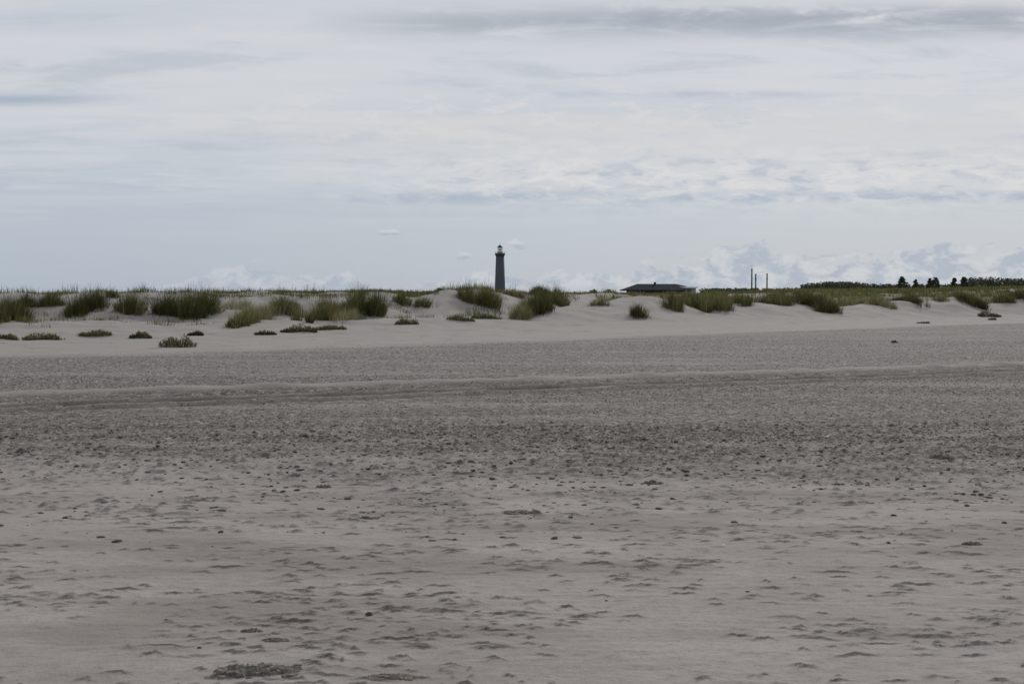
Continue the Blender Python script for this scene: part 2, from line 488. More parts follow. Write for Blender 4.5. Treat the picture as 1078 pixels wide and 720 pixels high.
# ------------------------------------------------------------------ grass
def blades(root, L, w, lean, az, tint, curl=.35):
    """strips of three triangles; returns verts, faces, tint"""
    n = len(root)
    d = np.stack([np.cos(az), np.sin(az), np.zeros(n)], -1)
    fa = az + math.pi / 2 + (rng.random(n) - .5) * 1.6
    s = np.stack([np.cos(fa), np.sin(fa), np.zeros(n)], -1) * (w / 2)[:, None]
    up = np.array([0, 0, 1.0])
    mid = root + L[:, None] * .55 * (up * np.cos(lean)[:, None] + d * np.sin(lean)[:, None])
    l2 = lean + curl * rng.random(n) * 1.6
    tip = mid + L[:, None] * .48 * (up * np.cos(l2)[:, None] + d * np.sin(l2)[:, None])
    v = np.stack([root - s, root + s, mid - s * .8, mid + s * .8, tip], 1).reshape(-1, 3)
    base = (np.arange(n) * 5)[:, None, None]
    f = (np.array([(0, 1, 3), (0, 3, 2), (2, 3, 4)])[None] + base).reshape(-1, 3)
    return v, f, np.repeat(tint, 5)

TINT = {'dark': (.16, .17), 'olive': (.40, .2), 'pale': (.74, .16), 'red': (.34, .26), 'bright': (.52, .16), 'sparse': (.74, .16)}


def tuft(spec):
    x0, x1, rb, rt, kind, label = spec
    xm = .5 * (x0 + x1)
    grow = min(4.0, (rb - rt) * .17)
    rb = rb + grow * .7; rt = rt - grow
    bx, by = on_ground(xm, rb)
    px_m = by / FPX
    width = (x1 - x0) * px_m * 1.06
    full = (rb - rt) * px_m
    Lb = min(1.4, max(.20, full * (.85 if full > .7 else 1.1)))
    # roots climb the slope behind until the blades reach the top row
    tx, ty = on_ground(xm, min(rb - .3, rt + .86 * Lb / px_m))
    deep = min(max(ty - by, width * .35, .25), 7.0)
    area = width * deep
    n = int(np.clip(area * 300 + width * 300, 200, 4200))
    if kind == 'sparse': n = int(n * .30)
    th = rng.random(n) * 2 * math.pi; r = np.sqrt(rng.random(n))
    lob = 1 + .28 * np.sin(th * 2 + rng.random() * 6) + .20 * np.sin(th * 3 + rng.random() * 6) + .14 * np.sin(th * 5 + rng.random() * 6)
    rx = np.clip(r * lob, 0, 1.15) * np.cos(th) * width * .44
    ry = np.clip(r * lob, 0, 1.15) * np.sin(th) * deep * .5
    # gather roots into stools with bare sand between
    k = max(4, int(area * 5) + 4)
    cx = rng.uniform(-1, 1, (k, 2)) * np.array([width * .44, deep * .5])
    j = rng.integers(0, k, n)
    g = rng.random(n) < .62
    rx = np.where(g, cx[j, 0] + rng.normal(0, .11, n), rx); ry = np.where(g, cx[j, 1] + rng.normal(0, .13, n), ry)
    lim = width * .47
    strag = rng.random(n) < .06
    rx = np.where(strag, np.clip(rng.normal(0, width * .34, n), -.56 * width, .56 * width), np.clip(rx, -lim, lim))
    xs = bx * (by + deep * .5) / by + rx * (by + deep * .5 + ry) / by; ys = by + deep * .5 + ry
    zs = ground_z(xs, ys) - .02
    edge = np.clip(np.abs(rx) / (width * .5 + 1e-6), 0, 1)
    stool_h = rng.uniform(.50, 1.15, k)
    L = Lb * rng.uniform(.55, 1.12, n) * np.where(g, stool_h[j], .9) * (1 - .42 * edge ** 2)
    spray = rng.random(n) < .07
    L = np.where(spray, L * 1.25, L) * np.where(strag, .6, 1.0)
    lean = np.abs(rng.normal(0, .23, n)) + .20 * edge
    az = np.where(edge > .45, np.where(rx > 0, 0, math.pi) + rng.normal(0, .8, n), rng.random(n) * 2 * math.pi)
    az = np.where(rng.random(n) < .3, rng.normal(.1, .5, n), az)
    w = rng.uniform(.010, .026, n)
    mu, sd = TINT[kind]
    st = rng.normal(0, .15, k)
    tint = np.clip(mu + rng.normal(0, sd, n) + np.where(g, st[j], 0) + (rng.random(n) < .06) * .35, 0, 1)
    if kind == 'red':
        tint = np.where(rng.random(n) < .25, np.clip(tint + .3, 0, 1), tint)
    org = np.array([bx * (by + deep * .5) / by, by + deep * .5, 0.0]); org[2] = float(ground_z(org[0], org[1]))
    root = np.stack([xs, ys, zs], -1) - org
    v, f, t = blades(root, L, w, lean, az, tint)
    o = mesh_from('grass_tuft', v, f, M_grass, {'tint': t})
    o.location = org
    tag(o, label, 'grass tuft', 'marram grass tufts on the dunes')
    return o


def mat_plant(spec):
    """low, creeping beach plants: little upright shoots with leaves"""
    x0, x1, rb, rt, dark, label = spec
    xm = .5 * (x0 + x1)
    bx, by = on_ground(xm, rb)
    px_m = by / FPX
    width = (x1 - x0) * px_m; hgt = min(.5, max(.10, (rb - rt) * px_m * .78))
    deep = max(.4, min(width * .45, 2.2))
    n = int(np.clip(width * deep * 900 + 400, 500, 6500))
    rx = rng.uniform(-1, 1, n); ry = rng.uniform(-1, 1, n)
    s = fbm(rx * width * .9 + bx, ry * deep * .9 + by, 211, 3) * 1.3
    dome = np.sqrt(np.clip(1 - rx ** 2 * .9 - ry ** 2 * .6, .02, 1)) * np.clip(.85 + 1.1 * s, .25, 1.6)
    rr_ = np.sqrt(rx ** 2 + ry ** 2)
    loose = rng.random(n) < .05
    keep = (s > -.55 + .75 * rr_ ** 2 - (.8 if dark else .35)) | loose & (rr_ < 1.08)
    rx, ry, dome = rx[keep], ry[keep], dome[keep]; n = len(rx)
    ys = by + deep * .5 + ry * deep * .5; xs = bx * ys / by + rx * width * .5
    z = ground_z(xs, ys)
    org = np.array([bx, by + deep * .5, 0.0]); org[2] = float(ground_z(org[0], org[1]))
    lvl = rng.random(n) ** .95
    root = np.stack([xs, ys, z - .01 + lvl * dome * hgt * .72], -1) - org
    L = np.minimum(hgt * .6, rng.uniform(.05, .13, n)); w = L * rng.uniform(.16, .34, n)
    tint = np.clip((.22 if dark else .55) + .35 * s[keep] + rng.normal(0, .2, n), 0, 1)
    v, f, t = blades(root, L, w, np.abs(rng.normal(.5, .4, n)), rng.random(n) * 2 * math.pi, tint, .6)
    # a woody stem from the sand to each tenth shoot keeps the cushion rooted
    sel = np.arange(0, n, 6)
    r0 = np.stack([xs[sel] + rng.normal(0, .03, len(sel)), ys[sel] + rng.normal(0, .03, len(sel)), z[sel] - .03], -1) - org
    v2, f2, t2 = blades(r0, lvl[sel] * dome[sel] * hgt * .75 + .06, np.full(len(sel), .014), np.abs(rng.normal(0, .15, len(sel))), rng.random(len(sel)) * 6.28, np.full(len(sel), .1), .2)
    o = mesh_from('low_beach_plant', np.concatenate([v, v2]), np.concatenate([f, f2 + len(v)]), M_leaf, {'tint': np.concatenate([t, t2])})
    o.location = org
    tag(o, label, 'beach plant', 'low plants along the foot of the dunes')
    return o

TUFTS = [
 (-22, 25, 337, 310.5, 'dark', 'broad dark tuft cut off by the left edge of the photo, on the dune slope'),
 (17, 36, 324, 308.5, 'dark', 'narrow dark tuft touching the broad one at the left edge of the photo'),
 (41, 68, 322, 306, 'olive', 'greyish green tuft on the crest with taller dark blades at its right end'),
 (68, 92, 332, 309.5, 'dark', 'rounded dark tuft reaching lower down the sand than the crest tufts either side'),
 (86, 112, 326, 302, 'dark', 'tall blackish tuft with the highest top of the left dune, breaking the skyline'),
 (109, 125, 312.5, 303, 'olive', 'thin wispy row of blades on the crest between two tall dark tufts at left'),
 (120, 152, 329, 304.5, 'olive', 'bushy tuft tapering to a rounded foot on the slope, directly above the dark low bush'),
 (163, 191, 332, 306.5, 'dark', 'left lobe of the widest dark clump, above the bright green cushion in the foreground'),
 (187, 217, 334, 304, 'dark', 'right lobe of the widest dark clump with a pointed lower tip'),
 (200, 227, 329, 304.5, 'olive', 'brownish tuft rising on the crest behind the right lobe of the widest clump'),
 (215, 234, 330, 317, 'pale', 'small pale greyish tuft alone on the sand below the low saddle of the crest'),
 (263, 280, 335, 313, 'pale', 'upright yellowish tuft, a tall column of straw coloured blades on the middle slope'),
 (248, 268, 343, 324, 'bright', 'yellow green tuft in front and left of the upright straw coloured one'),
 (239, 249, 343, 335, 'dark', 'tiny dark sprig at the foot of the yellow green tuft'),
 (286, 311, 329, 311, 'red', 'reddish brown rounded tuft under the green skyline band'),
 (308, 316, 326, 318, 'olive', 'little sprig halfway down the sand just right of the reddish brown tuft'),
 (308, 314, 337, 330, 'dark', 'smallest dark sprig on bare sand, left of the twin dark sprig'),
 (321, 329, 339, 329, 'dark', 'dark upright sprig alone on bare sand below the tall olive tuft'),
 (331, 356, 335, 310, 'olive', 'tall olive tuft with a square foot, tallest of the middle slope'),
 (354, 366, 328, 316, 'olive', 'small tuft squeezed between the tall square footed tuft and the broad pale topped one'),
 (366, 392, 331, 301, 'olive', 'broad pale topped tuft whose blades stick highest above the green skyline band'),
 (386, 406, 331, 304, 'dark', 'darker tuft leaning against the right side of the broad pale topped one'),
 (414, 432, 320, 306, 'olive', 'flat olive tuft on the crest left of the bare sandy hill'),
 (438, 453, 323, 312, 'olive', 'small tuft hanging on the left flank of the bare sandy hill'),
 (483, 508, 319, 300, 'red', 'left half of the bushy brown topped clump crowning the sandy hill, left of the lighthouse'),
 (502, 526, 322, 300.5, 'olive', 'right half of the bushy clump crowning the sandy hill, touching the foot of the lighthouse'),
 (531, 552, 311.5, 304, 'pale', 'thin pale fringe of blades on the crest just right of the lighthouse'),
 (537, 560, 335, 317, 'pale', 'pale straw coloured tuft at the edge of the smooth bank, right of the lighthouse'),
 (548, 580, 330, 306, 'dark', 'large dark tuft behind the pale straw one, sloping down to the smooth bank'),
 (559, 577, 312, 300.5, 'dark', 'dark spiky tuft standing highest on the crest right of the lighthouse'),
 (577, 598, 320, 302, 'olive', 'olive tuft on the crest where the smooth bank begins to rise'),
 (622, 644, 321, 314, 'pale', 'thin sparse tuft half buried by the smooth bank left of the low building'),
 (664, 682, 334, 319, 'dark', 'lone dark tuft standing on the open sand face below the low building'),
 (697, 719, 325.5, 307, 'red', 'rust tinged round tuft at the lip of the sand below the white flat roof'),
 (717, 742, 323, 309, 'olive', 'olive tuft filling the left side of the notch in the sand crest'),
 (736, 764, 327, 309, 'bright', 'green tuft reaching lowest into the notch in the sand crest'),
 (760, 786, 321, 309, 'olive', 'flat tuft on the right rim of the notch, under the three posts'),
 (803, 831, 319.5, 305, 'olive', 'domed yellowish tuft on the crest just right of the three posts'),
 (832, 854, 320, 307, 'dark', 'dark tuft at the top of the diagonal grassy flank in the right dunes'),
 (850, 878, 327, 311, 'dark', 'dark tuft at the bottom of the diagonal grassy flank in the right dunes'),
 (902, 931, 320.5, 310, 'pale', 'pale straw coloured row of blades on the crest in front of a bare sand patch'),
 (942, 963, 318, 308.5, 'dark', 'dark tuft on the crest directly below the largest pine'),
 (984, 997, 317, 309, 'pale', 'thin pale tuft on the crest below the row of far pines'),
 (292, 330, 333, 317, 'sparse', 'thin scattered straw blades standing on sand right of the reddish brown tuft'),
 (352, 376, 338, 322, 'sparse', 'thin scattered blades on sand below the broad pale topped tuft'),
 (233, 262, 325, 312, 'sparse', 'thin scattered blades on the saddle of the crest left of the upright straw coloured tuft'),
 (880, 904, 321, 312, 'sparse', 'thin scattered blades on the crest right of the diagonal grassy flank'),
 (1004, 1022, 318, 307, 'olive', 'olive tuft at the top left of the V shaped gap near the right edge'),
 (1018, 1037, 323, 311, 'dark', 'dark tuft running down the left side of the V shaped gap near the right edge'),
 (1046, 1066, 318, 308, 'olive', 'olive tuft on the right side of the V shaped gap near the right edge'),
 (1060, 1090, 315, 304, 'dark', 'dark tuft on the crest cut off by the right edge of the photo'),
]
for s in TUFTS:
    tuft(s)
MATS = [
 (-12, 19, 357.5, 350, False, 'flat green mat of leaves at the left edge of the photo'),
 (20, 69, 358, 348, False, 'long yellowish green mat, largest of the low plants at left'),
 (80, 118, 355, 348, False, 'thin low mat between the long yellowish mat and the dark bush'),
 (136, 160, 356.5, 346, True, 'dark low bush with almost black leaves, left of the bright green cushion'),
 (164, 207, 366, 343, False, 'dense green cushion plant standing forward on pale sand, nearest of all plants'),
 (197, 214, 353.5, 344.5, True, 'small green cushion just behind the nearest cushion plant'),
 (268, 291, 353, 345, True, 'ragged dark mat spilling onto pale sand below the yellow green tuft'),
 (295, 334, 350, 340, True, 'wide dark green mat under the lone dark sprigs'),
 (332, 365, 347.5, 340, False, 'wide light green mat below the tall square footed tuft'),
 (415, 441, 342, 334.5, False, 'light green mat alone at the foot of the bare sandy hill'),
 (470, 500, 338.5, 331, False, 'left arm of the arched mat at the foot of the sandy hill'),
 (496, 528, 336, 328, False, 'right arm of the arched mat at the foot of the sandy hill, below the lighthouse'),
 (1029, 1054, 334, 321.5, True, 'straggly dark bush on the sand under the V shaped gap near the right edge'),
 (1040, 1049, 337, 331, True, 'sprig of dead leaves lying just in front of the straggly dark bush'),
]
for s in MATS:
    mat_plant(s)

# the closed cover of dune grass behind the crest: nobody could count it
n = 60000
yy = 60 + 260 * rng.random(n) ** 1.25
xx = (rng.random(n) * 2 - 1) * (.40 * yy + 6)
rI = np.clip(np.searchsorted(yr, yy), 0, NR - 1); cI = np.clip(np.searchsorted(wc, xx / (yy + 4)), 0, NC - 1)
pv = veg[rI, cI]
keep = rng.random(n) < pv
# thin scattered blades on the seaward slopes too
n2 = 44000
y2 = 50 + 50 * rng.random(n2); x2 = (rng.random(n2) * 2 - 1) * (.40 * y2 + 2)
i2 = np.clip(539 + FPX * x2 / y2, -60, 1150)
lo2, hi2 = C_dep(i2), D_dep(i2)
patchy = fbm(x2 / 2.6, y2 / 2.2, 431, 3)
k2 = (y2 > lo2 + 5) & (y2 < hi2 + 4) & (rng.random(n2) < (sstep(.08, .32, patchy) * .85 + sstep(3.0, .5, np.abs(y2 - hi2 - .5)) * .95 * sstep(-.25, .1, fbm(x2 / 2.0, y2, 441, 2)))) & (i2 < 610)
NF = keep.sum()
xx, yy = np.concatenate([xx[keep], x2[k2]]), np.concatenate([yy[keep], y2[k2]])
zz = ground_z(xx, yy)
per = 7
N = len(xx) * per
root = np.repeat(np.stack([xx, yy, zz - .02], -1), per, 0) + rng.normal(0, .16, (N, 3)) * np.array([1, 1, 0])
cl_t = np.clip(.50 + .24 * fbm(xx / 9, yy / 14, 401, 3) + .10 * rng.normal(0, 1, len(xx)), 0, 1)
cl_h = rng.uniform(.55, 1.1, len(xx)) * np.where((yy < 190) & (np.abs(539 + FPX * xx / yy - 694) < 46), .5, 1.0) * (.85 + .5 * fbm(xx / 6, yy / 6, 411, 2))
cl_h[NF:] *= rng.uniform(.45, .95, len(xx) - NF) * np.clip(.80 + 1.7 * fbm(xx[NF:] / 1.5, yy[NF:] / 2.0, 461, 3), .25, 1.75); cl_t[NF:] -= .16 + .10 * noise(xx[NF:] / 1.3, yy[NF:] / 1.3, 471); cl_t[:NF] -= np.where((yy[:NF] < 215) & (xx[:NF] < 0), .14, 0)
tint = np.clip(np.repeat(cl_t, per) + rng.normal(0, .13, N), 0, 1)
far_w = np.repeat(np.where(np.arange(len(xx)) < NF, .022 + .00020 * yy, .016), per)
v, f, t = blades(root, np.repeat(cl_h, per) * rng.uniform(.4, .75, N), far_w * rng.uniform(.7, 1.5, N), np.abs(rng.normal(0, .3, N)), rng.random(N) * 6.28, tint)
cover = mesh_from('dune_grass_cover', v, f, M_grass, {'tint': t})
tag(cover, 'continuous cover of olive dune grass rolling away behind the sand crest', 'dune grass', kind='stuff')


# ------------------------------------------------------------------ solid helpers
class MB:
    def __init__(self):
        self.v = []; self.f = []
    def add(self, v, f):
        o = len(self.v); self.v += [tuple(p) for p in v]; self.f += [tuple(i + o for i in q) for q in f]
    def lathe(self, prof, n=32, cx=0, cy=0, cap=True, a0=0.0):
        v = []; f = []
        for r, z in prof:
            for k in range(n):
                a = a0 + 2 * math.pi * k / n; v.append((cx + r * math.cos(a), cy + r * math.sin(a), z))
        for j in range(len(prof) - 1):
            for k in range(n):
                f.append((j * n + k, j * n + (k + 1) % n, (j + 1) * n + (k + 1) % n, (j + 1) * n + k))
        if cap:
            f.append(tuple(range(n))[::-1]); f.append(tuple((len(prof) - 1) * n + k for k in range(n)))
        self.add(v, f); return self
    def box(self, x0, x1, y0, y1, z0, z1):
        v = [(x, y, z) for z in (z0, z1) for y in (y0, y1) for x in (x0, x1)]
        self.add(v, [(0, 2, 3, 1), (4, 5, 7, 6), (0, 1, 5, 4), (2, 6, 7, 3), (0, 4, 6, 2), (1, 3, 7, 5)]); return self
    def build(self, name, mat, parent=None, smooth=False):
        me = bpy.data.meshes.new(name); me.from_pydata(self.v, [], self.f); me.materials.append(mat)
        for p in me.polygons: p.use_smooth = smooth and len(p.vertices) == 4
        me.update()
        o = bpy.data.objects.new(name, me); COL.objects.link(o)
        if parent: o.parent = parent
        return o


def empty(name, loc, label, cat, group=None):
    o = bpy.data.objects.new(name, None); COL.objects.link(o); o.location = loc
    return tag(o, label, cat, group)


def place(xi, d):
    x = (xi - 539) / FPX * d
    return x, d, float(ground_z(x, d))

# ------------------------------------------------------------------ lighthouse
LD = 1280.0
lx, ly, lz = place(526.4, LD)
S = LD / FPX                      # metres per pixel there
top = lambda r: EYE + LD * (HROW - r) / FPX - lz
lh = empty('lighthouse', (lx, ly, lz), 'tall slim dark grey brick lighthouse rising behind the dunes', 'lighthouse')
zg = top(270.5)
MB().lathe([(6.4, -1), (6.4, 1.2), (6.0, 1.6), (5.25, 3), (3.95, zg)], 40).build('tower_shaft', M_granite, lh, True)
MB().lathe([(3.95, zg), (4.15, zg + .5), (4.15, zg + .8), (4.9, zg + 1.9), (4.9, zg + 3.3), (4.65, zg + 3.3), (4.65, zg + 2.4), (2.6, zg + 2.4)], 40).build('gallery', M_granite_dark, lh, True)
rail = MB()
for k in range(24):
    a = 2 * math.pi * k / 24
    rail.box(4.72 * math.cos(a) - .06, 4.72 * math.cos(a) + .06, 4.72 * math.sin(a) - .06, 4.72 * math.sin(a) + .06, zg + 3.3, zg + 4.3)
rail.lathe([(4.64, zg + 4.3), (4.80, zg + 4.3), (4.80, zg + 4.42), (4.64, zg + 4.42)], 40, cap=False)
rail.build('railing', M_pole, lh)
zl = zg + 2.4
MB().lathe([(2.55, zl), (2.55, zl + 2.2), (2.75, zl + 2.25), (2.75, zl + 2.6), (2.2, zl + 2.6)], 32).build('lantern_base', M_white, lh, True)
zt = zl + 2.6
MB().lathe([(2.1, zt), (2.1, zt + 3.6)], 16, cap=False).build('lantern_glass', M_lant, lh)
bars = MB()
for k in range(12):
    a = 2 * math.pi * k / 12
    bars.box(2.16 * math.cos(a) - .09, 2.16 * math.cos(a) + .09, 2.16 * math.sin(a) - .09, 2.16 * math.sin(a) + .09, zt, zt + 3.6)
bars.lathe([(2.1, zt + 1.75), (2.24, zt + 1.75), (2.24, zt + 1.9), (2.1, zt + 1.9)], 24, cap=False)
bars.build('glazing_bars', M_pole, lh)
MB().lathe([(.5, zt), (.9, zt + .6), (.95, zt + 2.2), (.5, zt + 2.9)], 16).build('lens', M_white, lh, True)
zd = zt + 3.6
dome = MB().lathe([(2.55, zd), (2.6, zd + .25), (2.35, zd + .9), (1.75, zd + 1.7), (.9, zd + 2.35), (.35, zd + 2.6)], 28).build('dome', M_copper, lh, True)
MB().lathe([(.35, zd + 2.6), (.5, zd + 2.95), (.3, zd + 3.3), (.1, zd + 3.4), (.06, zd + 5.0)], 10).build('finial', M_copper, dome, True)

# ------------------------------------------------------------------ low building
BD = 420.0
s = BD / FPX
bx, by, bz = place(690, BD)
zb = lambda r: EYE + BD * (HROW - r) / FPX - bz
bz -= .32
bl = empty('low_building', (bx, by, bz), 'long low brown building with a dark hipped roof behind the dunes', 'building')
off_z = .32
ze, zr = zb(303.6) - off_z, zb(297.8) - off_z
W0, W1 = (662 - 690) * s, (716 - 690) * s
dep = 9.0
MB().box(W0, W1, 0, dep, -.5, ze - .05).build('wall', M_brick, bl)
# hip roof: ridge from x=672 to 715, long sloping eaves to the left, short to the right
E0, E1 = (655 - 690) * s, (724.5 - 690) * s
R0, R1 = (672 - 690) * s, (713.5 - 690) * s
ze2 = zb(300.2) - off_z
rv = [(E0, -1.1, ze - .15), (E1 - 1.8, -1.1, ze - .15), (E1, dep * .5, ze2), (E1 - 1.8, dep + 1.1, ze - .15), (E0, dep + 1.1, ze - .15),
      (R0, dep * .5, zr), (R1, dep * .5, zr)]
rb_ = [(x, y, z - .3) for x, y, z in rv[:5]]
roof = MB(); roof.add(rv + rb_, [(0, 1, 6, 5), (1, 2, 6), (2, 3, 6), (3, 4, 5, 6), (4, 0, 5), (0, 7, 8, 1), (1, 8, 9, 2), (2, 9, 10, 3), (3, 10, 11, 4), (4, 11, 7, 0), (11, 10, 9, 8, 7)])
rf = roof.build('roof', M_slate, bl)
cx = (691 - 690) * s
ch = MB().box(cx - .33, cx + .33, dep * .5 - .33, dep * .5 + .33, zr - .5, (zb(296.3) - off_z))
ch.box(cx - .42, cx + .42, dep * .5 - .42, dep * .5 + .42, (zb(296.3) - off_z) + .002, (zb(295.9) - off_z)); ch.build('chimney', M_slate, rf)
for xw in (666, 672, 700.5, 709):
    x = (xw - 690) * s
    fr = MB().box(x - .75, x + .75, -.08, -.002, ze - 1.45, ze - .35).build('window', M_white, bl)
    MB().box(x - .64, x + .64, -.10, -.082, ze - 1.34, ze - .46).build('pane', M_pane, fr)
an = empty('flat_roofed_annex', (bx + (727 - 690) * s, by + 2.0, bz), 'pale annex with a white flat roof at the right end of the low building', 'annex')
x0, x1 = (715.8 - 727) * s, (735.5 - 727) * s
MB().box(x0 + .2, x1 - .6, .4, 6.5, -.5, (zb(302.3) - off_z)).build('wall', plain('pale_render', (.34, .35, .33), .8), an)
MB().box(x0, x1, -.4, 7.0, (zb(302.3) - off_z) + .003, (zb(300.9) - off_z)).build('flat_roof', M_white, an)
for xw in (720.5, 726.5):
    x = (xw - 727) * s
    fr = MB().box(x - .6, x + .6, .32, .398, (zb(302.3) - off_z) - 1.2, (zb(302.3) - off_z) - .25).build('window', M_tim, an)
    MB().box(x - .5, x + .5, .30, .318, (zb(302.3) - off_z) - 1.1, (zb(302.3) - off_z) - .35).build('pane', M_pane, fr)

# ------------------------------------------------------------------ three posts
PD = 330.0
for xi, rt, lab in ((791.2, 283, 'tallest of the three thin dark posts, with a whip on its top'), (795.3, 288.2, 'middle of the three posts, shorter and close beside the tallest'),
                    (807.2, 288, 'post standing apart to the right of the other two')):
    x, y, z = place(xi, PD)
    h = EYE + PD * (HROW - rt) / FPX - z
    e = empty('signal_post', (x, y, z), lab, 'post', 'posts on the dune plain')
    MB().lathe([(.21, -.4), (.18, h * .5), (.165, h - .25)], 12).build('pole', M_pole, e, True)
    MB().lathe([(.21, h - .25), (.23, h - .1), (.08, h)], 12).build('cap', M_pole, e, True)
    if rt < 285:
        MB().lathe([(.035, h), (.02, h + .9)], 8).build('whip', M_pole, e)
    else:
        MB().lathe([(.24, h * .78), (.24, h * .78 + .18)], 12).build('collar', M_pole, e, True)


# ------------------------------------------------------------------ pines and woods
def leaf_cloud(c, r, n, size, sq=1.0):
    """n little needle sprays inside ellipsoids"""
    u = rng.normal(size=(n, 3)); u /= np.linalg.norm(u, axis=1)[:, None]
    p = c + u * (rng.random(n) ** .45)[:, None] * r
    a = rng.normal(size=(n, 3)); a /= np.linalg.norm(a, axis=1)[:, None]
    b = np.cross(a, rng.normal(size=(n, 3))); b /= np.linalg.norm(b, axis=1)[:, None]
    sz = size * rng.uniform(.6, 1.4, n)[:, None]
    v = np.stack([p - a * sz, p + b * sz * .5, p + a * sz * 1.2, p - b * sz * .5], 1).reshape(-1, 3)
    f = (np.arange(n) * 4)[:, None] + np.array([0, 1, 2, 3])
    return v, f


def pine(xi, rt, wpx, d, label, bushy):
    x, y, z = place(xi, d)
    h = EYE + d * (HROW - rt) / FPX - z
    s = d / FPX; w = wpx * s * 1.05
    e = empty('pine_tree', (x, y, z), label, 'tree', 'pines on the far skyline')
    tr = MB(); lean = rng.normal(0, .04)
    n = 6
    prof = []
    for k in range(n + 1):
        t = k / n; prof.append((.17 * h / 6 * (1 - .8 * t), t * h * .93))
    tr.lathe(prof, 8)
    tr.v = [(px + lean * pz, py, pz) for px, py, pz in tr.v]
    V, Fc = [], []
    off = 0
    whorls = 10
    for k in range(whorls):
        t = .46 + .52 * k / (whorls - 1)
        reach = w * .5 * (((1.03 - t) / .50) ** .7 if not bushy else ((1.04 - t) / .58) ** .5) * rng.uniform(.8, 1.15)
        nb = 5
        for j in range(nb):
            a = rng.random() * 6.28
            rr = rng.uniform(.45, .95)
            c = np.array([math.cos(a) * reach * rr + lean * t * h, math.sin(a) * reach * rr, t * h + reach * .12])
            v, f = leaf_cloud(c, np.array([reach * .42 + .1, reach * .42 + .1, h * .032 + .08]), 44, max(.12, h * .026))
            V.append(v); Fc.append(f + off); off += len(v)
            # limb
            q = np.array([lean * t * h, 0, t * h - reach * .1]); 
            dirv = c - q
            sidev = np.array([-dirv[1], dirv[0], 0]); sidev /= (np.linalg.norm(sidev) + 1e-6); sidev *= .035
            u3 = np.array([0, 0, .035])
            tr.add([q - sidev, q + sidev, q + u3, c - sidev * .4, c + sidev * .4, c + u3 * .4], [(0, 1, 4, 3), (1, 2, 5, 4), (2, 0, 3, 5)])
    v, f = leaf_cloud(np.array([lean * h, 0, h * .97]), np.array([w * .07, w * .07, h * .06]), 40, h * .025); V.append(v); Fc.append(f + off)
    tr.build('trunk', M_bark, e, True)
    V = np.concatenate(V); Fc = np.concatenate(Fc)
    c = mesh_from('crown', V, Fc, M_needle, {'tint': np.repeat(rng.random(len(Fc)), 4)})
    c.parent = e
for a in [(948.5, 289.8, 11.5, 420, 'tallest lone pine on the skyline, spreading and dark, right of the three posts', False),
          (962.5, 292.6, 7, 440, 'small pointed pine just right of the tallest lone pine', False),
          (978.5, 291.6, 8.5, 430, 'left pine of the touching pair on the skyline', False),
          (984.6, 290.8, 10, 425, 'right, broader pine of the touching pair on the skyline', True),
          (1004.6, 291.2, 8, 440, 'small squat pine alone between the touching pair and the wood at right', True),
          (1016, 290.2, 10, 430, 'pine at the near end of the wood at right, rounded top above it', True)]:
    pine(a[0], a[1] + 2.0, *a[2:])


def shrub(xi, rb, rt, wpx, d, label, name='shrub'):
    x, y, z = place(xi, d)
    s = d / FPX
    h = EYE + d * (HROW - rt) / FPX - z; w = wpx * s
    e = empty(name, (x, y, z), label, 'shrub', 'shrubs beyond the dunes')
    V, Fc = [], []; off = 0
    tr = MB()
    for k in range(max(5, int(wpx * .8))):
        px = rng.uniform(-.42, .42) * w; hz = h * rng.uniform(.62, .92) * (1 - .5 * (abs(px) / (w * .5)) ** 2)
        py = rng.uniform(-.3, .3) * w * .5
        v, f = leaf_cloud(np.array([px, py, hz * .72]), np.array([w * .14 + .15, w * .14 + .15, hz * .36]), 110, .16)
        V.append(v); Fc.append(f + off); off += len(v)
        tr.add([(px - .04, py, -.2), (px + .04, py, -.2), (px, py + .05, -.2), (px * 1.02, py, hz * .8)], [(0, 1, 3), (1, 2, 3), (2, 0, 3)])
    tr.build('stems', M_bark, e)
    c = mesh_from('crown', np.concatenate(V), np.concatenate(Fc), M_needle, {'tint': np.repeat(rng.random(sum(len(q) for q in Fc)), 4)})
    c.parent = e
shrub(463, 309, 302.6, 9, 200, 'small dark shrub on the green band left of the sandy hill')
shrub(624, 308, 302.8, 9, 300, 'dark low shrub left of the low building, nearer it of the two there')
shrub(640, 308, 303.6, 12, 310, 'flat dark shrub touching the left eaves of the low building')

# far-off wood at right and the dark hump of scrub left of the pines
V, Fc = [], []; off = 0
def wood(x0, x1, rtop, d, n):
    global off
    for k in range(n):
        xi = rng.uniform(x0, x1)
        dd = d + rng.uniform(-25, 40)
        x, y, z = place(xi, dd)
        h = EYE + dd * (HROW - (rtop(xi) + rng.normal(0, .35))) / FPX - z
        r = np.array([1.3, 1.3, h * .42]) * rng.uniform(.8, 1.3)
        v, f = leaf_cloud(np.array([x, y, z + h - r[2] * .95]), r, 70, .34)
        V.append(v); Fc.append(f + off); off += len(v)
        v, f = leaf_cloud(np.array([x, y, z + h * .3]), np.array([1.6, 1.6, h * .35]), 40, .4)
        V.append(v); Fc.append(f + off); off += len(v)
wood(1018, 1180, lambda x: 293.2 - 1.2 * math.sin((x - 1000) * .045), 470, 300)
wood(845, 925, lambda x: 301 - 4.3 * max(0, 1 - ((x - 883) / 42) ** 2) ** .6, 460, 200)
wood(925, 1022, lambda x: 299.2, 480, 150)
wood(735, 848, lambda x: 303.6, 480, 160)
w_ = mesh_from('distant_wood', np.concatenate(V), np.concatenate(Fc), M_needle, {'tint': np.repeat(rng.random(sum(len(q) for q in Fc)), 4)})
tag(w_, 'dark line of wood and scrub along the far skyline at right', 'wood', kind='stuff')

